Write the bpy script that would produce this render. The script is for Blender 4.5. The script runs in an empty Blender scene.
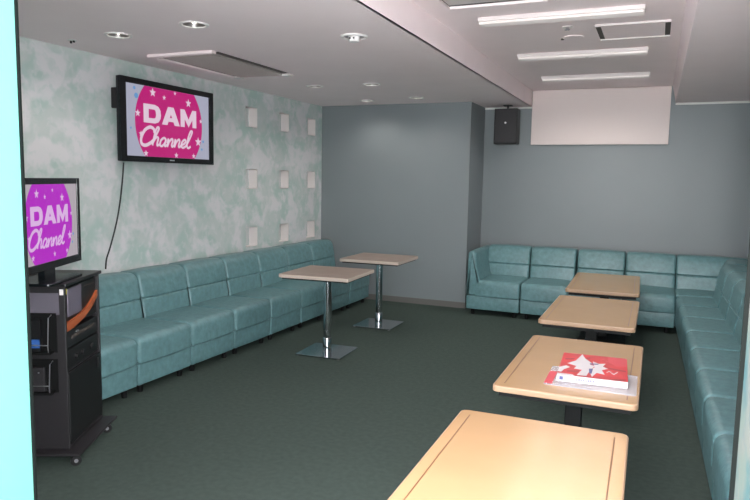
import bpy, bmesh, math, random
from mathutils import Vector, Matrix
random.seed(7)
C = bpy.context.scene.collection
PI = math.pi

# ------------------------------------------------------------------ materials
def lin(c):
    return tuple((v/255/12.92 if v/255 <= 0.04045 else ((v/255+0.055)/1.055)**2.4) for v in c)

def mat(name, rgb, rough=0.5, metal=0.0, noise=0.0, nscale=8, bump=0.0, bscale=60, emit=0.0, spec=0.5, coat=0.0, alpha=1.0):
    m = bpy.data.materials.new(name); m.use_nodes = True
    nt = m.node_tree; b = nt.nodes['Principled BSDF']
    c = lin(rgb) + (1,)
    b.inputs['Base Color'].default_value = c
    b.inputs['Roughness'].default_value = rough
    b.inputs['Metallic'].default_value = metal
    b.inputs['Specular IOR Level'].default_value = spec
    b.inputs['Coat Weight'].default_value = coat
    tc = nt.nodes.new('ShaderNodeTexCoord')
    if noise:
        n = nt.nodes.new('ShaderNodeTexNoise'); n.inputs['Scale'].default_value = nscale
        n.inputs['Detail'].default_value = 5
        nt.links.new(tc.outputs['Object'], n.inputs['Vector'])
        r = nt.nodes.new('ShaderNodeMapRange'); r.inputs['From Min'].default_value = .3; r.inputs['From Max'].default_value = .7
        r.inputs['To Min'].default_value = 1-noise; r.inputs['To Max'].default_value = 1+noise
        nt.links.new(n.outputs['Fac'], r.inputs['Value'])
        mx = nt.nodes.new('ShaderNodeVectorMath'); mx.operation = 'SCALE'
        mx.inputs[0].default_value = c[:3]
        nt.links.new(r.outputs['Result'], mx.inputs['Scale'])
        nt.links.new(mx.outputs['Vector'], b.inputs['Base Color'])
    if bump:
        n2 = nt.nodes.new('ShaderNodeTexNoise'); n2.inputs['Scale'].default_value = bscale; n2.inputs['Detail'].default_value = 4
        nt.links.new(tc.outputs['Object'], n2.inputs['Vector'])
        bp = nt.nodes.new('ShaderNodeBump'); bp.inputs['Strength'].default_value = bump; bp.inputs['Distance'].default_value = .01
        nt.links.new(n2.outputs['Fac'], bp.inputs['Height'])
        nt.links.new(bp.outputs['Normal'], b.inputs['Normal'])
    if emit:
        b.inputs['Emission Color'].default_value = c; b.inputs['Emission Strength'].default_value = emit
    if alpha < 1: b.inputs['Alpha'].default_value = alpha
    return m

def wallpaper(name, base, teal, pink, scale=2.2):
    """sponged, mottled wallpaper: soft blotches of teal and warm white over a pale green ground"""
    m = bpy.data.materials.new(name); m.use_nodes = True
    nt = m.node_tree; b = nt.nodes['Principled BSDF']; b.inputs['Roughness'].default_value = .75
    tc = nt.nodes.new('ShaderNodeTexCoord')
    def blot(sc, off, lo, hi, dist):
        mp = nt.nodes.new('ShaderNodeMapping'); mp.inputs['Location'].default_value = (off, off*1.7, off*.6)
        nt.links.new(tc.outputs['Object'], mp.inputs['Vector'])
        n = nt.nodes.new('ShaderNodeTexNoise'); n.inputs['Scale'].default_value = sc; n.inputs['Detail'].default_value = 3.5
        n.inputs['Distortion'].default_value = dist
        nt.links.new(mp.outputs['Vector'], n.inputs['Vector'])
        r = nt.nodes.new('ShaderNodeMapRange'); r.interpolation_type = 'SMOOTHSTEP'
        r.inputs['From Min'].default_value = lo; r.inputs['From Max'].default_value = hi
        nt.links.new(n.outputs['Fac'], r.inputs['Value'])
        return r.outputs['Result']
    def mix(fac, a, bcol, amt):
        mu = nt.nodes.new('ShaderNodeMath'); mu.operation = 'MULTIPLY'; mu.inputs[1].default_value = amt
        nt.links.new(fac, mu.inputs[0])
        x = nt.nodes.new('ShaderNodeMix'); x.data_type = 'RGBA'
        nt.links.new(mu.outputs[0], x.inputs['Factor'])
        if isinstance(a, tuple): x.inputs['A'].default_value = lin(a)+(1,)
        else: nt.links.new(a, x.inputs['A'])
        x.inputs['B'].default_value = lin(bcol)+(1,)
        return x.outputs['Result']
    c1 = mix(blot(scale, 3.1, .45, .60, .3), base, teal, .8)
    c2 = mix(blot(scale*1.15, 11.4, .47, .60, .4), c1, pink, .85)
    c3 = mix(blot(scale*3.5, 20.2, .5, .66, .4), c2, teal, .35)
    c4 = mix(blot(scale*4.2, 31.7, .5, .66, .4), c3, pink, .45)
    nt.links.new(c4, b.inputs['Base Color'])
    return m

M = {}
M['carpet'] = mat('carpet', (72,84,79), .95, noise=.10, nscale=30, bump=.5, bscale=500, spec=.1)
M['ceiling'] = mat('ceiling_paint', (244,230,231), .8, noise=.015, nscale=3)
M['paper'] = wallpaper('sponged_wallpaper', (190,199,197), (168,192,186), (214,212,215), 3.3)
M['paper2'] = wallpaper('entrance_wallpaper', (74,86,80), (26,72,78), (88,88,84), 7)
M['bluewall'] = mat('grey_blue_wall', (126,133,136), .45, noise=.03, nscale=1.2, bump=.05, bscale=90)
M['mint'] = mat('mint_jamb', (74,124,114), .5)
M['darktrim'] = mat('dark_stop', (5,9,8), .8, spec=.1)
M['base'] = mat('baseboard_vinyl', (100,98,95), .6)
M['molding'] = mat('white_molding', (215,215,210), .5)
M['board'] = mat('white_board', (220,206,202), .5)
M['leather'] = mat('teal_leather', (96,132,136), .38, noise=.16, nscale=22, bump=.3, bscale=38, spec=.5)
M['black'] = mat('black_plastic', (20,20,22), .4)
M['blackleg'] = mat('black_steel', (11,12,13), .55, spec=.25)
M['tvblack'] = mat('tv_gloss_black', (16,20,24), .25)
M['laminate'] = mat('beige_laminate', (188,153,114), .22, noise=.025, nscale=5)
M['edge'] = mat('beech_edge', (176,144,116), .4)
M['groove'] = mat('inlay_groove', (120,84,52), .6)
M['walnut'] = mat('grey_brown_laminate', (150,132,120), .35, noise=.06, nscale=10)
M['greyedge'] = mat('pale_edge', (186,172,160), .4)
M['chrome'] = mat('chrome', (205,208,212), .12, metal=1)
M['steelring'] = mat('satin_steel', (150,150,152), .3, metal=1)
M['white'] = mat('white_plastic', (226,222,220), .4)
M['whitegloss'] = mat('white_metal_fixture', (214,206,204), .3)
M['grille'] = mat('grey_grille', (158,150,146), .6)
M['slot'] = mat('dark_slot', (70,64,60), .7)
M['diffuser'] = mat('tube_diffuser', (205,197,194), .3, emit=.32)
M['bulb'] = mat('lamp_bulb', (255,246,230), .3, emit=6)
M['reflector'] = mat('reflector_grey', (120,118,118), .35, metal=.9)
M['niche'] = mat('niche_white', (226,220,218), .55)
M['cab'] = mat('cabinet_charcoal', (36,34,37), .5)
M['cabinset'] = mat('cabinet_grey_inset', (92,88,98), .55)
M['orange'] = mat('copper_plastic', (168,88,50), .4)
M['greyscreen'] = mat('grey_touchscreen', (104,98,112), .3)
M['yellow'] = mat('yellow_sticker', (214,206,70), .6)
M['blue'] = mat('blue_cover', (40,84,150), .5)
M['silver'] = mat('silver', (190,190,195), .3, metal=.8)
M['clear'] = mat('clear_plastic', (225,228,240), .15, alpha=.35)
M['bookwhite'] = mat('book_white', (214,210,214), .5)
M['bookred'] = mat('book_red', (206,30,44), .4, noise=.2, nscale=9)
M['bookdark'] = mat('book_dark_red', (168,24,38), .4)
M['bookink'] = mat('book_ink', (88,90,140), .5)
M['bookpink'] = mat('book_pink', (214,62,78), .4)
M['cable'] = mat('cable_black', (40,46,46), .5)
def scr(name, rgb, e=.55):
    m = mat(name, rgb, .25, emit=e)
    m.node_tree.nodes['Principled BSDF'].inputs['Base Color'].default_value = (.01,.01,.01,1)
    return m
M['s_bg'] = scr('screen_lilac_grey', (178,180,200)); M['s_mag'] = scr('screen_magenta', (200,22,124)); M['s_txt'] = scr('screen_white', (240,214,232))
M['s_dot'] = scr('screen_blue_dots', (110,160,215))
M['t_bg'] = scr('screen_warm_grey', (186,176,184)); M['t_mag'] = scr('screen_violet', (190,24,205)); M['t_txt'] = scr('screen_pale_violet', (232,190,240))

# ------------------------------------------------------------------ helpers
def link(name, bm, mats, parent=None, smooth=False, bevel=0, seg=2):
    me = bpy.data.meshes.new(name)
    bmesh.ops.recalc_face_normals(bm, faces=bm.faces)
    bm.to_mesh(me); bm.free()
    if not isinstance(mats, (list, tuple)): mats = [mats]
    for m in mats: me.materials.append(m)
    o = bpy.data.objects.new(name, me); C.objects.link(o)
    if parent: o.parent = parent
    if smooth:
        for p in me.polygons: p.use_smooth = True
        me.set_sharp_from_angle(angle=math.radians(38))
    if bevel:
        md = o.modifiers.new('bevel', 'BEVEL'); md.width = bevel; md.segments = seg; md.limit_method = 'ANGLE'
    return o
def tag(o, label=None, cat=None, group=None, kind=None):
    if label: o['label'] = label
    if cat: o['category'] = cat
    if group: o['group'] = group
    if kind: o['kind'] = kind
    return o
def thing(name, label, cat, loc=(0,0,0), rz=0, group=None):
    o = bpy.data.objects.new(name, None); C.objects.link(o)
    o.location = loc; o.rotation_euler = (0,0,rz); o.empty_display_size = .1
    return tag(o, label, cat, group)
def dup(root, loc=None, rz=None, label=None):
    r = root.copy(); C.objects.link(r)
    if loc is not None: r.location = loc
    if rz is not None: r.rotation_euler = (0,0,rz)
    if label: r['label'] = label
    def kids(src, dst):
        for ch in [o for o in bpy.data.objects if o.parent == src]:
            c = ch.copy(); C.objects.link(c); c.parent = dst
            kids(ch, c)
    kids(root, r)
    return r
def box(bm, x0, x1, y0, y1, z0, z1, mi=0):
    v = [bm.verts.new((x,y,z)) for x in (x0,x1) for y in (y0,y1) for z in (z0,z1)]
    for f in ((0,1,3,2),(4,6,7,5),(0,4,5,1),(2,3,7,6),(0,2,6,4),(1,5,7,3)):
        bm.faces.new([v[i] for i in f]).material_index = mi
def B(*a):
    bm = bmesh.new(); box(bm, *a); return bm
def cyl(bm, cx, cy, z0, z1, r, n=24, r2=None, mi=0):
    r2 = r if r2 is None else r2
    a = [bm.verts.new((cx+r*math.cos(2*PI*i/n), cy+r*math.sin(2*PI*i/n), z0)) for i in range(n)]
    b = [bm.verts.new((cx+r2*math.cos(2*PI*i/n), cy+r2*math.sin(2*PI*i/n), z1)) for i in range(n)]
    for i in range(n):
        bm.faces.new((a[i],a[(i+1)%n],b[(i+1)%n],b[i])).material_index = mi
    bm.faces.new(a[::-1]).material_index = mi; bm.faces.new(b).material_index = mi
def lathe(bm, prof, n=32, cx=0, cy=0):
    rings = [[bm.verts.new((cx+r*math.cos(2*PI*i/n), cy+r*math.sin(2*PI*i/n), z)) for i in range(n)] for r, z in prof]
    for a, b in zip(rings, rings[1:]):
        for i in range(n): bm.faces.new((a[i],a[(i+1)%n],b[(i+1)%n],b[i]))
    return rings
def tube(bm, pts, r, n=8):
    pts = [Vector(p) for p in pts]; rings = []
    for i, p in enumerate(pts):
        t = (pts[min(i+1,len(pts)-1)]-pts[max(i-1,0)]).normalized()
        up = Vector((0,0,1)) if abs(t.z) < .9 else Vector((1,0,0))
        s = t.cross(up).normalized(); u = s.cross(t)
        rings.append([bm.verts.new(p+r*(math.cos(2*PI*k/n)*s+math.sin(2*PI*k/n)*u)) for k in range(n)])
    for a, b in zip(rings, rings[1:]):
        for k in range(n): bm.faces.new((a[k],a[(k+1)%n],b[(k+1)%n],b[k]))
    bm.faces.new(rings[0][::-1]); bm.faces.new(rings[-1])
def catmull(P, n=8):
    P = [Vector(p) for p in P]; Q = [P[0]]+P+[P[-1]]; out = []
    for i in range(1, len(Q)-2):
        for k in range(n):
            t = k/n; a,b,c,d = Q[i-1],Q[i],Q[i+1],Q[i+2]
            out.append(.5*((2*b)+(c-a)*t+(2*a-5*b+4*c-d)*t*t+(3*b-a-3*c+d)*t**3))
    out.append(P[-1]); return out
def rpoly(cs, n=6):
    """polygon with rounded corners from (y, z, radius)"""
    out = []; N = len(cs)
    for i, (x, y, r) in enumerate(cs):
        p = Vector((x,y)); a = Vector(cs[i-1][:2]); b = Vector(cs[(i+1)%N][:2])
        if r <= 0: out.append(p); continue
        da = (a-p).normalized(); db = (b-p).normalized()
        ang = da.angle(db); t = min(r/math.tan(ang/2), (a-p).length*.49, (b-p).length*.49); r = t*math.tan(ang/2)
        c = p+(da+db).normalized()*(r/math.sin(ang/2))
        s0 = p+da*t-c; s1 = p+db*t-c
        a0 = math.atan2(s0.y, s0.x); a1 = math.atan2(s1.y, s1.x)
        d = (a1-a0+PI) % (2*PI)-PI
        for k in range(n+1):
            an = a0+d*k/n; out.append(c+Vector((math.cos(an), math.sin(an)))*r)
    return out
def pad(bm, prof, x0, x1, r=.02, puff=.0, n=5, m=8):
    """upholstered pad: profile in (y, z) extruded along x, rounded at both ends and slightly full in the middle"""
    N = len(prof); nor = []
    area = sum(prof[i].x*prof[(i+1)%N].y-prof[(i+1)%N].x*prof[i].y for i in range(N))
    sg = 1 if area > 0 else -1
    for i in range(N):
        e = (prof[(i+1)%N]-prof[i-1]); nv = Vector((e.y, -e.x))*sg
        nor.append(nv.normalized() if nv.length > 1e-9 else Vector((0,0)))
    secs = []
    for k in range(n+1):
        th = PI/2*k/n; secs.append((x0+r-r*math.cos(th), -r*(1-math.sin(th))))
    for k in range(1, m):
        secs.append((x0+r+(x1-x0-2*r)*k/m, 0))
    for k in range(n, -1, -1):
        th = PI/2*k/n; secs.append((x1-r+r*math.cos(th), -r*(1-math.sin(th))))
    rings = []
    for x, off in secs:
        u = (x-(x0+x1)/2)/((x1-x0)/2); o = off+puff*(1-u*u)
        rings.append([bm.verts.new((x, p.x+q.x*o, p.y+q.y*o)) for p, q in zip(prof, nor)])
    for a, b in zip(rings, rings[1:]):
        for i in range(N): bm.faces.new((a[i],a[(i+1)%N],b[(i+1)%N],b[i]))
    bm.faces.new(rings[0]); bm.faces.new(rings[-1][::-1])
def rslab(bm, w, d, z0, z1, r, mi=0, ox=0, oy=0):
    """rounded-corner slab in plan"""
    p = rpoly([(-w/2,-d/2,r),(w/2,-d/2,r),(w/2,d/2,r),(-w/2,d/2,r)], 5)
    a = [bm.verts.new((ox+q.x,oy+q.y,z0)) for q in p]; b = [bm.verts.new((ox+q.x,oy+q.y,z1)) for q in p]
    N = len(p)
    for i in range(N): bm.faces.new((a[i],a[(i+1)%N],b[(i+1)%N],b[i])).material_index = mi
    bm.faces.new(a[::-1]).material_index = mi; bm.faces.new(b).material_index = mi
def holed(outer, holes, to3d):
    """flat polygon with holes, as a triangulated sheet"""
    bm = bmesh.new(); es = []
    for loop in [outer]+holes:
        vs = [bm.verts.new(to3d(*p)) for p in loop]
        for i in range(len(vs)): es.append(bm.edges.new((vs[i], vs[(i+1)%len(vs)])))
    bmesh.ops.triangle_fill(bm, use_beauty=True, use_dissolve=False, edges=es)
    return bm

# ------------------------------------------------------------------ room
XL, XR, YB, YD, XC = -4.022, .97, 7.597, 8.27, -2.056
ZL, ZR = 2.45, 2.64           # lower ceiling, ceiling of the raised bay
BX0, BX1 = -1.475, .09        # raised bay
YF = 1.0                      # inner face of the doorway wall
struct = lambda o: tag(o, kind='structure')
struct(link('floor', B(XL-.1, XR+.1, -.3, YD+.1, -.05, 0), M['carpet']))

NW, NH, ND = .215, .205, .108
ncols = [5.995, 6.66, 7.31]; nrows = [2.165, 1.51, .885]
holes = [[(y-NW/2,z-NH/2),(y+NW/2,z-NH/2),(y+NW/2,z+NH/2),(y-NW/2,z+NH/2)] for y in ncols for z in nrows]
struct(link('wall_left', holed([(YF,0),(YB,0),(YB,ZL),(YF,ZL)], holes, lambda a,b: (XL,a,b)), M['paper']))
struct(link('wall_back', B(XL-.2, XC, YB, YD+.1, 0, ZL), M['bluewall']))
struct(link('wall_far', B(XC, XR+.1, YD, YD+.1, 0, ZR), M['bluewall']))
struct(link('wall_right', B(XR, XR+.1, YF-.25, YD, 0, ZL), M['bluewall']))
# doorway wall the picture is taken through
JL, JR = -1.256, .123
struct(link('wall_front', B(XL-.2, JL, YF-.25, YF, 0, ZL), M['mint']))
struct(link('wall_entrance', B(JR, XR, YF-.25, YF, 0, ZL), M['paper2']))
struct(link('trim_1', B(JL, JL+.007, YF-.001, YF+.003, 0, ZL), M['darktrim']))
struct(link('trim_2', B(JR-.006, JR, YF-.001, YF+.003, 0, ZL), M['darktrim']))
# ceilings: lower left field with round cut-outs for the downlights, raised bay, lower right field
DL = [(-3.335,3.42),(-2.65,3.335),(-3.22,5.92),(-2.608,5.953),(-3.2,7.17),(-2.545,7.05)]
circ = lambda x,y,r: [(x+r*math.cos(2*PI*i/28), y+r*math.sin(2*PI*i/28)) for i in range(28)]
struct(link('ceiling', holed([(XL,-1),(BX0,-1),(BX0,YD),(XL,YD)], [circ(x,y,.068) for x,y in DL], lambda a,b: (a,b,ZL)), M['ceiling']))
struct(link('ceiling_bay', B(BX0, BX1, -1, YD, ZR, ZR+.03), M['ceiling']))
struct(link('ceiling_right', B(BX1+.06, XR+.1, -1, YD, ZL, ZL+.04), M['ceiling']))
struct(link('trim_3', B(BX0-.02, BX0, -1, YD, ZL, ZR), M['ceiling']))
bm = bmesh.new()
pv = [bm.verts.new((x,y,z)) for y in (-1,YD) for x,z in ((BX1,ZR),(BX1+.04,ZL),(BX1+.06,ZL),(BX1+.06,ZR))]
for q in ((0,1,5,4),(1,2,6,5),(2,3,7,6),(3,0,4,7),(0,3,2,1),(4,5,6,7)): bm.faces.new([pv[i] for i in q])
struct(link('trim_4', bm, M['ceiling']))
struct(link('trim_5', B(XC, BX0, YD-.012, YD, ZL-.022, ZL), M['molding']))
struct(link('trim_6', B(BX1+.04, XR, YD-.012, YD, ZL-.022, ZL), M['molding']))
struct(link('baseboard_back', B(XL, XC+.008, YB-.008, YB, 0, .07), M['base']))
struct(link('baseboard_side', B(XC, XC+.008, YB, YD, 0, .07), M['base']))
struct(link('baseboard_far', B(XC+.008, XR, YD-.008, YD, 0, .07), M['base']))
struct(link('baseboard_left', B(XL, XL+.008, YF, YB-.008, 0, .07), M['base']))

# niches: 3 x 3 small square recesses lined in white
colw = ['left column','middle column','right column, beside the wall corner']
roww = ['top','middle','bottom']
for i, y in enumerate(ncols):
    for j, z in enumerate(nrows):
        t = thing('wall_niche', 'small white-lined square wall niche, %s one in the %s' % (roww[j], colw[i]), 'niche', (XL, y, z), 0, 'square niches in the patterned wall')
        bm = bmesh.new(); w, h, e = NW/2, NH/2, .004
        for a in ((-ND,0,-w-e,-w,-h-e,h+e),(-ND,0,w,w+e,-h-e,h+e),(-ND,0,-w,w,h,h+e),(-ND,0,-w,w,-h-e,-h)): box(bm, *a)
        link('lining', bm, M['niche'], t)
        link('back_panel', B(-ND-e, -ND, -w, w, -h, h), M['paper'], t)

# white board hanging in the mouth of the raised bay
o = link('projection_board', B(-1.465, .08, YD-.045, YD-.013, 1.985, ZR-.005), M['board'], bevel=.004)
tag(o, 'large plain white rectangular board mounted high on the far wall', 'board')

# ------------------------------------------------------------------ sofas
MW = .57
def sofa_parts(root, w, D, H=.76, back=True, gap=.006):
    x0, x1 = gap, w-gap
    bm = bmesh.new(); pad(bm, rpoly([(.012,.065,.012),(D,.065,.012),(D,.222,.01),(.012,.222,.012)],3), x0, x1, .014, .001)
    link('base', bm, M['leather'], root, True)
    bm = bmesh.new(); pad(bm, rpoly([(0,.218,.016),(D-.12,.218,.01),(D-.12,.40,.01),(0,.405,.05)],6), x0, x1, .024, .008)
    link('seat', bm, M['leather'], root, True)
    if back:
        bm = bmesh.new()
        pr = rpoly([(D-.315,.33,.01),(D-.285,.535,.012),(D-.270,.547,.003),(D-.285,.559,.012),(D-.245,H,.085),(D-.01,H-.01,.05),(D,.225,.01),(D-.2,.225,.01),(D-.2,.33,.01)],6)
        pad(bm, pr, x0, x1, .024, .006)
        link('backrest', bm, M['leather'], root, True)
    for lx in (.075, w-.075):
        for ly in (.07, D-.07):
            bm = bmesh.new(); cyl(bm, lx, ly, 0, .068, .02, 14, .024)
            link('leg', bm, M['blackleg'], root, True)
LX, LY0 = -3.235, 3.44-MW       # left row: front face at x=LX, modules step along y
# local +x -> world -y ... : rotate so depth points to -x
def left_loc(k): return (LX, LY0+MW*k, 0)
near = ['module half hidden behind the charcoal equipment rack', 'second module from the equipment rack', 'third module from the equipment rack',
        'fourth module from the equipment rack', 'fifth module from the equipment rack', 'module behind the nearer square pedestal table',
        'second module from the grey corner', 'end module in the grey corner']
D1 = .775
s0 = thing('sofa_module', 'teal sofa section under the patterned wall, '+near[0], 'sofa', left_loc(0), PI/2, 'teal sofa row along the patterned wall')
sofa_parts(s0, MW, D1)
for k in range(1, 8): dup(s0, left_loc(k), PI/2, 'teal sofa section under the patterned wall, '+near[k])

# far row, facing the camera
D2, FY = .86, 7.27
fw = [(-1.885,-1.345),(-1.345,-.81),(-.81,-.285),(-.285,.21)]
fl = ['section beside the end section with the arm','section in the middle behind the farthest beige table','section right of the farthest beige table, second from the corner','']
def back_prof(D, H=.76): return rpoly([(D-.315,.33,.01),(D-.285,.535,.012),(D-.270,.547,.003),(D-.285,.559,.012),(D-.245,H,.085),(D-.01,H-.01,.05),(D,.225,.01),(D-.2,.225,.01),(D-.2,.33,.01)],6)
EX = -1.96
end = thing('sofa_end_module', 'teal leather sofa end section with a tall closed arm, below the wall speaker', 'sofa', (EX, FY, 0), 0, 'teal sofa row along the far wall')
ew = fw[0][1]-EX
bm = bmesh.new(); pad(bm, rpoly([(.012,.065,.012),(D2,.065,.012),(D2,.222,.01),(.012,.222,.012)],3), 0, ew-.006, .014)
link('base', bm, M['leather'], end, True)
bm = bmesh.new(); pad(bm, rpoly([(0,.218,.016),(D2-.12,.218,.01),(D2-.12,.40,.01),(0,.405,.05)],6), .10, ew-.006, .024, .006)
link('seat', bm, M['leather'], end, True)
bm = bmesh.new(); pad(bm, back_prof(D2), .1, ew-.006, .024, .006)
link('backrest', bm, M['leather'], end, True)
bm = bmesh.new()
ap = rpoly([(.19,.22,.01),(.155,.40,.03),(.115,.56,.08),(.095,.74,.055),(.01,.735,.045),(0,.22,.01)],6)
pad(bm, ap, .004, D2-.03, .03, .003)
o = link('armrest', bm, M['leather'], end, True); o.rotation_euler = (0,0,PI/2); o.scale = (1,-1,1)
for lx in (.07, ew-.07):
    for ly in (.07, D2-.07):
        bm = bmesh.new(); cyl(bm, lx, ly, 0, .068, .02, 14, .024); link('leg', bm, M['blackleg'], end, True)
labs = ['second from the arm, left of the farthest table','third from the arm, behind the farthest table','fourth from the arm, beside the corner section']
f0 = None
for k in (1,2,3):
    lab = 'teal sofa section by the far wall, '+labs[k-1]
    if f0 is None:
        f0 = thing('sofa_module', lab, 'sofa', (fw[k][0],FY+.0,0), 0, 'teal sofa row along the far wall'); sofa_parts(f0, .528, D2)
    else: dup(f0, (fw[k][0],FY,0), 0, lab)
# corner section: backrests on two sides
RX = .235                          # front line of the right row
CY = FY+.10
cs = thing('sofa_corner_module', 'teal leather corner sofa section where the far and right rows meet', 'sofa', (RX, CY, 0))
cw = XR-.02-RX; cd = FY+D2-CY
bm = bmesh.new(); pad(bm, rpoly([(0,.065,.012),(cd,.065,.012),(cd,.222,.01),(0,.222,.012)],3), .004, cw, .014)
link('base', bm, M['leather'], cs, True)
bm = bmesh.new(); pad(bm, rpoly([(0,.218,.012),(cd-.12,.218,.01),(cd-.12,.40,.01),(0,.403,.02)],5), .0, cw-.1, .03, .006)
link('seat', bm, M['leather'], cs, True)
bm = bmesh.new(); pad(bm, back_prof(cd), .006, cw-.015, .024, .004)
link('backrest', bm, M['leather'], cs, True)
bm = bmesh.new(); pad(bm, back_prof(cw), .004, cd-.26, .024, .004)
o = link('backrest', bm, M['leather'], cs, True); o.rotation_euler = (0,0,-PI/2); o.location = (0, cd-.262, 0)
for lx in (.07, cw-.07):
    for ly in (.07, cd-.07):
        bm = bmesh.new(); cyl(bm, lx, ly, 0, .068, .02, 14, .024); link('leg', bm, M['blackleg'], cs, True)
# right row: depth points to +x, modules step toward the camera
RW = .575
D3 = .635
TL = math.radians(.9)
rl = ['section next to the corner section','second section from the corner section','third section from the corner section','fourth section from the corner section',
      'fifth from the corner section','sixth from the corner section','seventh from the corner section','eighth from the corner section','nearest section by the doorway']
r0 = None
for k in range(9):
    lab = 'teal sofa section along the right wall, '+rl[k]
    loc = (RX+.008+math.sin(TL)*RW*k, CY-.034-math.cos(TL)*RW*k, 0)
    if r0 is None:
        r0 = thing('sofa_module', lab, 'sofa', loc, -PI/2+TL, 'teal sofa row along the right wall'); sofa_parts(r0, RW, D3)
    else: dup(r0, loc, -PI/2+TL, lab)

# ------------------------------------------------------------------ low beige tables
def low_table(x, y, w, d, rz, label):
    t = thing('low_table', label, 'table', (x,y,0), rz, 'beige low tables in a line')
    ZT = .56
    bm = bmesh.new(); rslab(bm, w, d, ZT-.03, ZT, .03)
    link('tabletop', bm, M['edge'], t, False, .006, 3)
    bm = bmesh.new(); rslab(bm, w-.014, d-.014, ZT-.001, ZT+.0008, .026)
    link('laminate_surface', bm, M['laminate'], t)
    for s in (-1,1):
        link('inlay_strip', B(s*(w/2-.05)-.0025, s*(w/2-.05)+.0025, -d/2+.06, d/2-.06, ZT, ZT+.0014), M['groove'], t)
    link('underframe', B(-w/2+.03, w/2-.03, -d/2+.03, d/2-.03, ZT-.055, ZT-.03), M['blackleg'], t)
    link('mounting_plate', B(-.15,.15,-.22,.22, ZT-.065, ZT-.055), M['blackleg'], t)
    link('leg', B(-.042,.042,-.042,.042,.02,ZT-.065), M['blackleg'], t, bevel=.004)
    bm = bmesh.new(); rslab(bm, .44, .52, 0, .02, .02)
    link('base_plate', bm, M['blackleg'], t, bevel=.004)
    return t
low_table(-.374, 2.062, .67, 1.20, .012, 'nearest beige low table, its pale top empty, cut off by the bottom of the photo')
low_table(-.349, 3.614, .656, 1.155, 0, 'beige low table carrying the red and white song book')
low_table(-.405, 5.248, .650, 1.14, 0, 'empty beige low table just beyond the one with the song book')
low_table(-.421, 6.795, .640, 1.24, .02, 'farthest beige low table, in front of the far sofa row')

# song book in a clear sleeve
t = thing('clear_folder', 'clear plastic folder lying under the red song book', 'folder', (-.245,3.33,.5615), .01)
bm = bmesh.new(); rslab(bm, .42, .33, 0, .004, .01); link('sleeve', bm, M['clear'], t)
link('spine_strip', B(-.208,-.172,-.15,.06,.004,.006), M['bookpink'], t)
t = thing('song_book', 'thick red and white song book lying on the second beige table', 'book', (-.238,3.24,.566), .05)
bw, bd_, bh = .325, .44, .034
link('page_block', B(-bw/2+.003, bw/2-.004, .004, bd_-.003, .002, bh-.002), M['bookwhite'], t)
bm = bmesh.new(); 
mats = [M['bookred'], M['bookwhite'], M['bookdark'], M['bookink'], M['bookpink']]
box(bm, -bw/2, bw/2, 0, bd_, bh-.002, bh, 0)
def poly(bm, pts, z, mi, flip=False):
    vs = [bm.verts.new((-bw/2+u*bw, v*bd_, z)) for u, v in pts]; bm.faces.new(vs).material_index = mi
z = bh+.0004
poly(bm, [(.30,.99),(.36,.80),(.47,.62),(.44,.55),(.52,.50),(.46,.30),(.42,.05),(.28,.04),(.34,.28),(.22,.30),(.25,.42),(.10,.50),(.22,.66)], z, 1)
poly(bm, [(.48,.70),(.58,.62),(.68,.66),(.64,.52),(.72,.44),(.63,.36),(.68,.18),(.56,.22),(.50,.04),(.44,.30),(.52,.44)], z, 1)
poly(bm, [(0,.30),(.10,.40),(.16,.34),(.08,.22),(.05,.10),(0,.12)], z, 1)
poly(bm, [(.0,.0),(.26,.0),(.22,.05),(.0,.06)], z, 1)
poly(bm, [(.44,.36),(.50,.38),(.49,.16),(.455,.16)], z+.0004, 3)
poly(bm, [(.44,.60),(.58,.62),(.56,.57),(.45,.55)], z+.0004, 3)
poly(bm, [(.05,.72),(.20,.76),(.18,.70),(.06,.66)], z, 2)
poly(bm, [(.12,.20),(.32,.26),(.30,.16),(.14,.12)], z, 2)
poly(bm, [(.70,.50),(.98,.44),(.98,.38),(.76,.42)], z, 2)
poly(bm, [(.70,.99),(.99,.99),(.99,.62),(.84,.58),(.72,.74)], z, 4)
poly(bm, [(.74,.02),(.98,.10),(.98,.02),(.80,.0)], z, 2)
poly(bm, [(.38,.86),(.44,.88),(.43,.80),(.38,.78)], z, 2)
for a in (0,1):   # small swirls of pale lettering
    for k in range(9):
        u = .70+.018*k; v = .30+.05*math.sin(k*.9)+a*.52; poly(bm, [(u-.1*a,v),(u+.016-.1*a,v+.02),(u+.016-.1*a,v-.03),(u-.1*a,v-.035)], z+.0002, 1 if a == 0 else 4)
poly(bm, [(.60,.98),(.99,.98),(.99,.72),(.80,.66)], z-.0001, 4) if False else None
link('cover', bm, mats, t)
bm = bmesh.new(); box(bm, -bw/2, bw/2, 0, .004, 0, bh, 1)
box(bm, -bw/2+.012, -bw/2+.03, -.0006, .0, .008, .026, 0)
for k in range(11):
    if k != 5: box(bm, -bw/2+.09+.008*k, -bw/2+.095+.008*k, -.0008, 0, .011, .011+.008+.003*((k*7)%3), 0)
for k in range(22): box(bm, -bw/2+.2+.0052*k, -bw/2+.2035+.0052*k, -.0006, 0, .003, .0055, 0)
link('spine', bm, [M['bookink'], M['bookwhite']], t)

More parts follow.
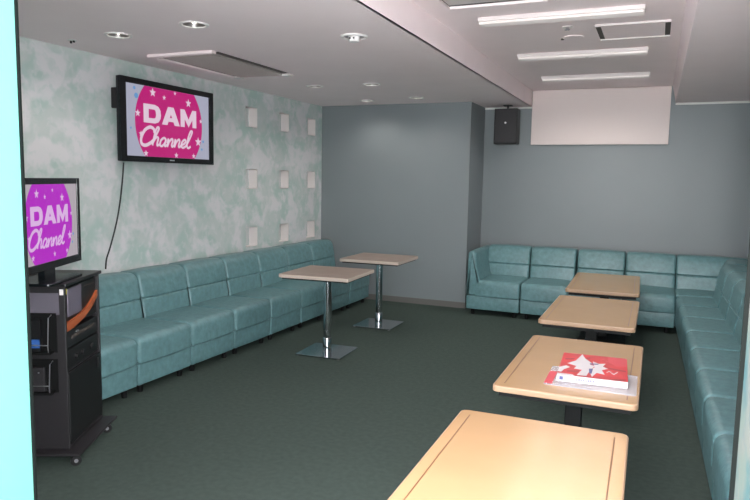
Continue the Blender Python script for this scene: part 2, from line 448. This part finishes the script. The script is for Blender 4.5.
# ------------------------------------------------------------------ tall pedestal tables
def tall_table(x, y, rz, label):
    t = thing('pedestal_table', label, 'table', (x,y,0), rz, 'square pedestal tables')
    bm = bmesh.new(); rslab(bm, .64, .63, .69, .72, .012); link('tabletop', bm, M['greyedge'], t, bevel=.003)
    bm = bmesh.new(); rslab(bm, .636, .626, .7195, .7206, .01); link('laminate_surface', bm, M['walnut'], t)
    bm = bmesh.new(); rslab(bm, .60, .59, .678, .69, .01); link('underside_board', bm, M['blackleg'], t)
    bm = bmesh.new(); cyl(bm, 0, 0, .67, .678, .11, 28); link('mounting_flange', bm, M['blackleg'], t, True)
    bm = bmesh.new(); cyl(bm, 0, 0, .012, .67, .035, 32); link('pole', bm, M['chrome'], t, True)
    bm = bmesh.new(); lathe(bm, [(.035,.135),(.0385,.13),(.039,.016),(.05,.012)], 28); link('collar', bm, M['chrome'], t, True)
    bm = bmesh.new(); rslab(bm, .42, .43, .006, .014, .015); link('base_plate', bm, M['chrome'], t, bevel=.002)
    for sx in (-1,1):
        for sy in (-1,1):
            bm = bmesh.new(); cyl(bm, sx*.19, sy*.195, 0, .012, .013, 14); link('foot', bm, M['steelring'], t, True)
    return t
tall_table(-2.611, 5.067, .056, 'nearer of the two square pedestal tables with chrome pole and base')
tall_table(-2.63, 6.286, .017, 'farther square pedestal table with chrome pole, closest to the grey wall')

# ------------------------------------------------------------------ screens
def strokes_mesh(bm, P, wd, put, mi, closed=False):
    """flat brush stroke of constant width along a 2-D path"""
    P = [Vector(p) for p in P]; L = []
    n = len(P)
    for i, p in enumerate(P):
        a = P[(i-1)%n] if closed or i > 0 else p; b = P[(i+1)%n] if closed or i < n-1 else p
        t = (b-a).normalized(); nv = Vector((-t.y, t.x))*wd/2
        L.append((bm.verts.new(put(p+nv)), bm.verts.new(put(p-nv))))
    m = n if closed else n-1
    for i in range(m):
        a, b = L[i], L[(i+1)%n]
        bm.faces.new((a[0],b[0],b[1],a[1])).material_index = mi
def screen_image(w, h, parent, bg, mag, txt, dot, R=None):
    """channel logo: magenta disc cut by the screen edge, white capitals over a brush-script word, stars"""
    bm = bmesh.new()
    R = R or .405*w
    P0 = lambda lvl: (lambda q: (q[0], -lvl*.0004, q[1]))
    vs = [bm.verts.new((x, 0, z)) for x, z in ((-w/2,-h/2),(w/2,-h/2),(w/2,h/2),(-w/2,h/2))]
    bm.faces.new(vs).material_index = 0
    hh = h/2-.0005; pts = []
    a0 = math.asin(min(1, hh/R))
    for k in range(25): a = -a0+2*a0*k/24; pts.append((R*math.cos(a), R*math.sin(a)))
    for k in range(25): a = PI-a0+2*a0*k/24; pts.append((R*math.cos(a), R*math.sin(a)))
    bm.faces.new([bm.verts.new(P0(1)(p)) for p in pts]).material_index = 1
    s = w/16.0
    # capitals D A M, heavy extended
    def face(pts, mi, lvl=2): bm.faces.new([bm.verts.new(P0(lvl)((x*s,y*s))) for x, y in pts]).material_index = mi
    y0, y1 = -.15, 2.2; t = .92
    # D
    x = -5.0; W = 3.15
    out = [(x,y0),(x,y1),(x+W-1.1,y1),(x+W-.45,y1-.2),(x+W-.08,y1-.65),(x+W,y1-1.25),(x+W-.08,y0+.65),(x+W-.45,y0+.2),(x+W-1.1,y0)]
    inn = [(x+t,y0+.62),(x+t,y1-.62),(x+W-1.25,y1-.62),(x+W-1.05,y1-.7),(x+W-.95,y1-.9),(x+W-.92,y1-1.25),(x+W-.95,y0+.9),(x+W-1.05,y0+.7),(x+W-1.25,y0+.62)]
    for i in range(9):
        j = (i+1)%9; face([out[i],out[j],inn[j],inn[i]], 2)
    # A
    x = -1.7; W = 3.5; c = x+W/2
    face([(x,y0),(x+1.05,y0),(c-.0,y1-.95),(c,y1),(c-.55,y1)], 2)
    face([(x+W,y0),(c+.55,y1),(c,y1),(c,y1-.95),(x+W-1.05,y0)], 2)
    face([(x+.95,y0+.45),(x+W-.95,y0+.45),(x+W-1.15,y0+.95),(x+1.15,y0+.95)], 2, 2.3)
    # M
    x = 1.95; W = 3.3; c = x+W/2
    face([(x,y0),(x,y1),(x+.85,y1),(x+.85,y0)], 2); face([(x+W-.85,y0),(x+W-.85,y1),(x+W,y1),(x+W,y0)], 2)
    face([(x+.85,y1),(c,y0+1.05),(c,y0+.0),(x+.85,y1-1.3)], 2, 2.0); face([(x+W-.85,y1),(x+W-.85,y1-1.3),(c,y0+.0),(c,y0+1.05)], 2, 2.0)
    # script word
    SK = lambda pts: [Vector((px+.22*py, py)) for px, py in pts]
    def stroke(pts, wd=.3): strokes_mesh(bm, [q*s for q in catmull([v for v in SK(pts)], 6)], wd*s, P0(2), 2)
    by = -2.95
    def sh(dx, pts): return [((px+dx)*1.10+.1, (py*.8+by)) for px, py in pts]
    stroke(sh(-4.6, [(1.95,2.0),(1.75,2.6),(1.1,2.85),(.35,2.3),(-.05,1.1),(.15,.15),(.8,-.05),(1.5,.35),(1.95,.8)]), .42)   # C
    stroke(sh(-2.75, [(-.1,.3),(.35,1.5),(.75,2.75),(.45,2.9),(.2,2.0),(.05,.0)]))                                             # h
    stroke(sh(-2.75, [(.08,.5),(.5,1.3),(.85,1.25),(.8,.5),(.85,.05),(1.25,.3)]))
    def a_(dx): stroke(sh(dx, [(.95,1.1),(.55,1.35),(.1,.9),(.05,.2),(.4,.0),(.85,.6),(.95,1.2),(.85,.4),(.95,.02),(1.3,.35)]))
    def n_(dx): stroke(sh(dx, [(-.05,.5),(.1,1.25),(.12,.6),(.08,.0),(.3,.8),(.7,1.3),(.9,1.0),(.8,.3),(.95,.02),(1.25,.35)]))
    a_(-1.5); n_(-.25); n_(1.0)
    stroke(sh(2.25, [(.0,.4),(.5,.65),(.8,1.1),(.5,1.35),(.1,.9),(.05,.25),(.45,.0),(.95,.35)]))                               # e
    stroke(sh(3.2, [(-.05,.3),(.45,1.5),(.8,2.75),(.5,2.85),(.2,1.8),(.15,.4),(.45,.0),(.85,.3)]))                             # l
    def star(cx, cy, r, mi=2):
        ps = []
        for k in range(10):
            a = PI/2+k*PI/5; q = r if k % 2 == 0 else r*.42; ps.append((cx+q*math.cos(a), cy+q*math.sin(a)))
        ctr = (cx,cy)
        for k in range(10): face([ctr, ps[k], ps[(k+1)%10]], mi, 3)
    for cx, cy, r in ((-3.3,3.7,.62),(-1.2,3.3,.36),(3.6,3.1,.62),(-6.0,.9,.5),(-5.5,-1.6,.42),(5.6,-2.0,.7),(1.0,-4.05,.42),(6.2,.9,.34),(-4.7,-4.0,.45),(.9,4.1,.3),(4.6,-4.0,.4)): star(cx, cy, r)
    for cx, cy, r in ((-6.5,3.9,.22),(-6.2,3.0,.34),(-7.2,-1.0,.14),(6.7,-1.9,.2),(6.4,-3.0,.18)):
        face([(cx+r*math.cos(k*PI/6), cy+r*math.sin(k*PI/6)) for k in range(12)], 3, 2)
    return link('screen', bm, [bg, mag, txt, dot], parent)

# wall television: local x runs along the screen, local -y is the viewing side
t = thing('television', 'black flat television hung on the patterned wall near the ceiling', 'television', (-3.9, 4.577, 1.972), PI/2)
W, H = 1.17, .665
bm = bmesh.new(); box(bm, -W/2, W/2, .0, .035, -H/2, H/2); link('housing', bm, M['tvblack'], t, bevel=.008)
bm = bmesh.new()
iw, ih = 1.045/2, .572/2
box(bm, -W/2,-iw,-.012,0,-H/2,H/2); box(bm, iw,W/2,-.012,0,-H/2,H/2); box(bm, -iw,iw,-.012,0,ih,H/2); box(bm, -iw,iw,-.012,0,-H/2,-ih)
link('bezel', bm, M['tvblack'], t, bevel=.002)
o = screen_image(2*iw, 2*ih, t, M['s_bg'], M['s_mag'], M['s_txt'], M['s_dot']); o.location = (0,-.003,0)
link('wall_bracket', B(-.3,.3,.035,.116,-.2,.2), M['black'], t)
link('side_box', B(-W/2+.0,-W/2+.07,.035,.085,.08,.24), M['black'], t, bevel=.006)
link('maker_badge', B(-.03,.03,-.0135,-.012,-.315,-.305), M['silver'], t)
bm = bmesh.new()
tube(bm, catmull([(-3.945,4.07,1.63),(-3.96,4.07,1.5),(-3.985,4.06,1.3),(-3.985,4.01,1.12),(-4.0,3.96,.95),(-4.01,3.93,.86),(-4.012,3.92,.78)], 8), .006)
o = link('power_cable', bm, M['cable'], None, True)
tag(o, 'thin black cable hanging down the patterned wall below the television', 'cable')

# ------------------------------------------------------------------ equipment rack
A = Vector((-2.80,2.455,0)); Bv = Vector((-3.009,2.887,0)); u = (Bv-A).normalized()
ang = math.atan2(u.y, u.x)      # local +x along the front, local +y toward the wall
cab = thing('equipment_rack', 'charcoal karaoke equipment rack on casters beside the left sofa row', 'rack', A, ang)
CW, CD, CH = .48, .43, .967
# +y must point to the wall (-x world): rot of (0,1) = (-u.y, u.x)
bm = bmesh.new()
box(bm, 0,.02,0,CD,.09,CH-.02); box(bm, CW-.02,CW,0,CD,.09,CH-.02); box(bm, .02,CW-.02,CD-.02,CD,.09,CH-.02); box(bm, -.0,CW,0,CD,.07,.09)
box(bm, .02,CW-.02,.03,.05,.09,.11)
link('body', bm, M['cab'], cab, bevel=.003)
link('top_panel', B(-.012,CW+.012,-.012,CD+.01,CH-.02,CH), M['black'], cab, bevel=.005)
link('plinth', B(-.06,CW+.03,-.075,CD,.055,.068), M['cab'], cab, bevel=.003)
link('side_inset', B(-.004,0,.03,CD-.09,.80,.915), M['cabinset'], cab)
link('tag_label', B(-.005,0,.006,.024,.905,.935), M['white'], cab)
# control unit with copper bow
unit = link('control_unit', B(.02,CW-.02,.015,CD-.04,.72,.93), M['black'], cab)
link('touch_screen', B(.06,.24,.009,.015,.775,.925), M['greyscreen'], unit, bevel=.002)
bm = bmesh.new()
pl = []
for k in range(13):
    f = k/12; xx = .02+.43*f; zt = .745+.02*f+.085*(f**3)+.005; zb = zt-.045+.012*f
    pl.append((xx, zt, zb))
for (a,b,c),(d,e,f_) in zip(pl, pl[1:]):
    vs = [bm.verts.new(p) for p in ((a,.0,c),(d,.0,f_),(d,.0,e),(a,.0,b),(a,.014,c),(d,.014,f_),(d,.014,e),(a,.014,b))]
    for q in ((0,1,2,3),(7,6,5,4),(3,2,6,7),(0,4,5,1)): bm.faces.new([vs[i] for i in q])
link('copper_bow', bm, M['orange'], unit)
link('sticker', B(.022,.05,.010,.0145,.90,.93), M['yellow'], unit)
link('disc_slot', B(.29,.43,.0125,.015,.90,.905), M['slot'], unit)
pl_ = link('disc_player', B(.02,CW-.02,.008,CD-.04,.61,.70), M['black'], cab, bevel=.003)
link('disc_tray', B(.08,.40,.004,.008,.655,.672), M['slot'], pl_)
bm = bmesh.new(); box(bm, .145,.175,.003,.008,.675,.684); link('power_button', bm, M['silver'], pl_)
am = link('amplifier', B(.02,CW-.02,.008,CD-.04,.50,.60), M['black'], cab, bevel=.003)
for kx in (.14,.22,.36):
    bm = bmesh.new(); cyl(bm, 0,0,0,.014,.016,18); o = link('knob', bm, M['black'], am, True); o.rotation_euler = (PI/2,0,0); o.location = (kx,.008,.545)
link('shelf', B(.02,CW-.02,.01,CD-.02,.484,.496), M['cab'], cab)
dr = link('door', B(.012,CW-.012,-.004,.012,.10,.48), M['black'], cab, bevel=.003)
link('handle', B(.40,.415,-.014,-.004,.40,.46), M['black'], dr)
for cx_, cy_ in ((-.035,-.045),(.415,-.045),(.02,CD-.05),(CW-.03,CD-.05)):
    bm = bmesh.new(); cyl(bm, 0,0,-.012,.012,.027,22); o = link('caster', bm, M['black'], cab, True); o.rotation_euler = (0,PI/2,.5); o.location = (cx_,cy_,.027)
    bm = bmesh.new(); cyl(bm, 0,0,-.016,.016,.010,14); o2 = link('hub', bm, M['silver'], o, True)
    bm = bmesh.new(); box(bm, -.011,.011,-.018,.018,.05,.063); o3 = link('caster_fork', bm, M['silver'], cab); o3.location = (cx_,cy_,0)
# wire pockets on the side that faces the camera (local -x)
for z0, z1, nm in ((.60,.81,'upper'),(.385,.565,'lower')):
    pk = link('side_pocket', B(-.006,-.0,.045,.30,z0,z1), M['blackleg'], cab)
    link('pocket_tray', B(-.055,-.006,.06,.29,z0,z0+.012), M['blackleg'], pk)
    bm = bmesh.new()
    for yy in (.07,.29):
        tube(bm, [(-.006,yy,z1-.01),(-.04,yy,z1-.02),(-.056,yy,z0+.04),(-.05,yy,z0+.005)], .0028, 6)
    tube(bm, [(-.056,.07,z0+.05),(-.056,.29,z0+.05)], .0028, 6)
    link('wire_rail', bm, M['silver'], pk)
def loc2w(x, y, z):
    r = Matrix.Rotation(ang, 3, 'Z'); return A+r@Vector((x,y,z))
t = thing('blue_booklet', 'dark blue booklet standing in the upper side pocket of the equipment rack', 'booklet', loc2w(-.03,.20,.613), ang)
link('cover', B(-.012,.012,-.085,.075,0,.17), M['black'], t)
link('blue_band', B(-.0135,-.012,-.084,.074,.02,.065), M['blue'], t)
link('title_strip', B(-.0135,-.012,-.03,.07,.15,.166), M['blue'], t)
t = thing('remote_control', 'dark remote control standing in the lower side pocket of the rack', 'remote control', loc2w(-.028,.17,.398), ang)
link('body', B(-.011,.011,-.07,.07,0,.13), M['cab'], t, bevel=.004)
link('button', B(-.0125,-.011,-.045,-.037,.10,.106), M['silver'], t)

# television on the rack
Lp = Vector((-2.775,2.18,0)); Rp = Vector((-3.05,2.77,0)); u2 = (Rp-Lp).normalized(); ang2 = math.atan2(u2.y, u2.x)
ctr = Lp+u2*.34+Vector((-.008,-.003,1.272))
t = thing('television', 'small flat television with violet picture standing on the equipment rack', 'television', (ctr.x, ctr.y, .967), ang2)
w2, h2 = .665, .405
z0 = 1.274-.967
bm = bmesh.new(); box(bm, -w2/2-.035, w2/2+.035, .0, .045, z0-h2/2-.04, z0+h2/2+.032); link('housing', bm, M['tvblack'], t, bevel=.006)
bm = bmesh.new(); a, b = w2/2, h2/2
box(bm, -a-.035,-a,-.010,0,z0-b-.04,z0+b+.032); box(bm, a,a+.035,-.010,0,z0-b-.04,z0+b+.032); box(bm, -a,a,-.010,0,z0+b,z0+b+.032); box(bm, -a,a,-.010,0,z0-b-.04,z0-b)
link('bezel', bm, M['tvblack'], t, bevel=.002)
o = screen_image(w2, h2, t, M['t_bg'], M['t_mag'], M['t_txt'], M['s_dot'], R=.27); o.location = (0,-.003,z0)
bm = bmesh.new(); box(bm, -.06,.06,.005,.04,.012,z0-b-.03); link('stand_neck', bm, M['tvblack'], t)
bm = bmesh.new(); rslab(bm, .40, .22, 0, .014, .03, oy=.02); link('stand_base', bm, M['tvblack'], t, bevel=.003)
o = link('set_top_box', B(-.09,.09,-.06,.06,0,.03), M['black'], None, bevel=.004)
o.location = loc2w(.40,.34,.9675); o.rotation_euler = (0,0,ang+.3); tag(o, 'small flat black box on top of the rack behind the television base', 'box')

# ------------------------------------------------------------------ wall speaker
t = thing('wall_speaker', 'black box loudspeaker hanging from the ceiling in front of the far wall', 'speaker', (-1.735, 8.0, 2.19), 0)
S = .40
bm = bmesh.new(); box(bm, -.135,.145,-.02,.16,-.205,.215); link('cabinet', bm, M['black'], t, bevel=.006)
link('grille', B(-.125,.135,-.03,-.02,-.195,.205), M['cab'], t, bevel=.004)
bm = bmesh.new(); cyl(bm, 0,0,0,.006,.012,16); o = link('badge', bm, M['white'], t, True); o.rotation_euler = (PI/2,0,0); o.location = (.005,-.03,.045)
bm = bmesh.new(); cyl(bm, .01,.06,.215,.25,.012,12); link('hanger_rod', bm, M['black'], t, True)
link('ceiling_plate', B(-.04,.06,.02,.10,.25,.26), M['black'], t)

# ------------------------------------------------------------------ ceiling fittings
dl_lab = ['nearest the wall television, left of the pair','second of the near pair, to the right of the first','beyond the air conditioner panel, over the sofa row',
          'over mid floor, right of the one beyond the air conditioner','in the far left corner by the grey wall','farthest right one by the grey wall']
d0 = None
for i, (x, y) in enumerate(DL):
    lab = 'round recessed downlight, '+dl_lab[i]
    if d0 is None:
        d0 = thing('downlight', lab, 'ceiling light', (x,y,ZL), 0, 'recessed downlights in the lower ceiling')
        bm = bmesh.new(); lathe(bm, [(.068,.002),(.068,-.003),(.074,-.008),(.086,-.007),(.089,0)], 32); link('trim_ring', bm, M['white'], d0, True)
        bm = bmesh.new(); rg = lathe(bm, [(.068,-.002),(.060,.03),(.046,.06),(.038,.075)], 32); bm.faces.new(rg[-1]); link('reflector', bm, M['reflector'], d0, True)
        bm = bmesh.new(); rg = lathe(bm, [(.001,.004),(.014,.008),(.021,.02),(.020,.04),(.012,.074)], 20); link('bulb', bm, M['bulb'], d0, True)
    else: dup(d0, (x,y,ZL), 0, lab)
# surface spotlight
t = thing('ceiling_sensor', 'round white ceiling fitting with two small holes, alone near the raised bay', 'ceiling fitting', (-1.86,3.945,ZL))
bm = bmesh.new(); rg = lathe(bm, [(.088,0),(.088,-.006),(.076,-.012),(.070,-.006)], 32); link('flange', bm, M['white'], t, True)
bm = bmesh.new(); rg = lathe(bm, [(.070,-.002),(.045,-.003),(.034,-.003)], 32); link('inner_ring', bm, M['steelring'], t, True)
bm = bmesh.new(); rg = lathe(bm, [(.036,-.0),(.036,-.032),(.030,-.038)], 28); bm.faces.new(rg[-1]); link('sensor_body', bm, M['white'], t, True)
for s in (-1,1):
    bm = bmesh.new(); box(bm, s*.013-.005,s*.013+.005,-.0375,-.034,-.024,-.014); link('hole', bm, M['black'], t)
t = thing('sprinkler_head', 'tiny dark sprinkler head on the lower ceiling above the wall television', 'sprinkler', (-3.77,3.44,ZL))
bm = bmesh.new(); cyl(bm, 0,0,-.006,0,.03,20); link('escutcheon', bm, M['white'], t, True)
bm = bmesh.new(); cyl(bm, -.012,0,-.022,-.006,.008,12); cyl(bm, .014,0,-.018,-.006,.008,12); link('nozzle', bm, M['black'], t)

# ceiling air conditioner over the left sofa row
t = thing('air_conditioner', 'grey ceiling cassette air conditioner with pale frame above the left sofa row', 'air conditioner', (-3.33,4.62,ZL), 0)
aw, ad = .56, 1.06
bm = bmesh.new()
for a in ((-aw/2-.05,-aw/2,-ad/2-.05,ad/2+.05,-.022,0),(-aw/2,aw/2,-ad/2-.05,-ad/2,-.022,0)): box(bm, *a)
link('frame', bm, M['ceiling'], t, bevel=.004)
bm = bmesh.new(); box(bm, -aw/2+.05,aw/2-.05,-ad/2+.01,ad/2-.01,-.016,0)
for k in range(24):
    y = -ad/2+.04+k*(ad-.08)/23; box(bm, -aw/2+.06,aw/2-.06,y-.004,y+.004,-.021,-.016)
link('grille', bm, M['grille'], t)
for s in (-1,1):
    link('air_slot', B(s*(aw/2-.02)-.018, s*(aw/2-.02)+.02, -ad/2+.02, ad/2-.02, -.008, 0), M['slot'], t)
for s in (-1,1): link('corner_cap', B(s*(aw/2-.02)-.035, s*(aw/2-.02)+.035, ad/2-.05, ad/2+.03, -.026, -.008), M['white'], t, bevel=.004)

# raised bay: fluorescent battens
f0 = None
fl_lab = ['nearest of the three, beside the ceiling hatch','middle of the three, just beyond the ceiling hatch','farthest of the three, closest to the white board']
for i, y in enumerate((4.56, 5.93, 7.22)):
    lab = 'white surface fluorescent light, '+fl_lab[i]
    if f0 is None:
        f0 = thing('fluorescent_light', lab, 'ceiling light', (-.665,y,ZR), 0, 'fluorescent lights in the raised ceiling')
        bm = bmesh.new(); box(bm, -.53,.53,-.055,.055,-.026,0); link('housing', bm, M['whitegloss'], f0, bevel=.003)
        bm = bmesh.new(); box(bm, -.525,.525,-.05,.05,-.045,-.026); link('diffuser', bm, M['diffuser'], f0, False, .012, 4)
    else: dup(f0, (-.665,y,ZR), 0, lab)
# cassette at the top edge of the picture
t = thing('ceiling_vent', 'dark slotted ceiling vent with white frame cut off by the top of the photo', 'ceiling vent', (-.98,3.70,ZR), 0)
bm = bmesh.new()
for a in ((-.35,-.31,-.5,.5,-.02,0),(.31,.35,-.5,.5,-.02,0),(-.31,.31,-.5,-.46,-.02,0),(-.31,.31,.46,.5,-.02,0)): box(bm, *a)
link('frame', bm, M['ceiling'], t, bevel=.003)
link('dark_recess', B(-.31,.31,-.46,.46,-.004,0), M['slot'], t)
link('blade', B(-.29,.31,-.42,.38,-.018,-.006), M['whitegloss'], t, bevel=.003)
# access hatch
t = thing('ceiling_hatch', 'rectangular ceiling panel with dark ends and bright long edges in the raised bay', 'ceiling hatch', (-.228,5.22,ZR), 0)
link('panel', B(-.21,.21,-.225,.225,-.006,0), M['ceiling'], t)
for s in (-1,1): link('end_slot', B(s*.228-.018, s*.228+.018, -.24,.24,-.004,0), M['slot'], t)
for s in (-1,1): link('edge_trim', B(-.245,.245, s*.243-.010, s*.243+.010,-.014,0), M['whitegloss'], t)
t = thing('sprinkler_head', 'small white sprinkler on the raised ceiling beside the hatch', 'sprinkler', (-.66,4.97,ZR))
bm = bmesh.new(); cyl(bm, 0,0,-.008,0,.035,24); link('escutcheon', bm, M['whitegloss'], t, True)
bm = bmesh.new(); cyl(bm, 0,0,-.02,-.008,.012,12); cyl(bm, 0,0,-.023,-.02,.02,16); link('nozzle', bm, M['chrome'], t)
t = thing('inspection_cover', 'faint round cover on the raised ceiling between the first two fluorescent lights', 'ceiling cover', (-.66,5.33,ZR))
bm = bmesh.new(); cyl(bm, 0,0,-.006,0,.075,28); link('plate', bm, M['ceiling'], t, True)
bm = bmesh.new(); cyl(bm, -.085,.03,-.01,0,.012,12); link('screw', bm, M['slot'], t)
o = None
t = thing('ceiling_sensor', 'tiny dark sensor just beyond the middle fluorescent light', 'sensor', (-.64,6.15,ZR))
bm = bmesh.new(); cyl(bm, 0,0,-.012,0,.02,14); link('body', bm, M['slot'], t, True)

# ------------------------------------------------------------------ camera
cam = bpy.data.cameras.new('camera'); co = bpy.data.objects.new('camera', cam); C.objects.link(co)
yaw, pitch, roll, fpx = .404, .108, .018, 655.09
f = Vector((-math.sin(yaw)*math.cos(pitch), math.cos(yaw)*math.cos(pitch), -math.sin(pitch)))
r = Vector((math.cos(yaw), math.sin(yaw), 0)); up = r.cross(f)
c, s = math.cos(roll), math.sin(roll)
r2 = c*r+s*up; u2 = -s*r+c*up
co.matrix_world = Matrix(((r2.x,u2.x,-f.x,0),(r2.y,u2.y,-f.y,0),(r2.z,u2.z,-f.z,1.534),(0,0,0,1)))
cam.sensor_width = 36; cam.lens = fpx/750*36; cam.clip_start = .02
bpy.context.scene.camera = co

# ------------------------------------------------------------------ light
FLASH = 205
l = bpy.data.lights.new('camera_flash', 'POINT'); l.energy = FLASH; l.shadow_soft_size = .02; l.color = (1, .97, .94)
lo = bpy.data.objects.new('camera_flash', l); C.objects.link(lo); lo.location = (.03, 0.0, 1.60)
def lamp(name, loc, e, size, color=(1,.95,.88), spot=150):
    l = bpy.data.lights.new(name, 'SPOT'); l.energy = e; l.spot_size = math.radians(spot); l.spot_blend = .8; l.shadow_soft_size = size; l.color = color
    o = bpy.data.objects.new(name, l); C.objects.link(o); o.location = loc; return o
for x, y in DL: lamp('downlight_lamp', (x, y, ZL-.01), 8, .03)
for y in (4.56, 5.93, 7.22):
    for dx in (-.35, 0, .35): lamp('tube_lamp', (-.665+dx, y, ZR-.05), 9, 0, (1,.96,.9), 165)
w = bpy.data.worlds.new('world'); bpy.context.scene.world = w; w.use_nodes = True
w.node_tree.nodes['Background'].inputs['Color'].default_value = (.9,.95,1,1)
w.node_tree.nodes['Background'].inputs['Strength'].default_value = 11

sc = bpy.context.scene
sc.view_settings.view_transform = 'Standard'; sc.view_settings.look = 'None'; sc.view_settings.gamma = 1; sc.view_settings.use_curve_mapping = False
sc.view_settings.exposure = 0.55
sc.cycles.max_bounces = 10; sc.cycles.diffuse_bounces = 8
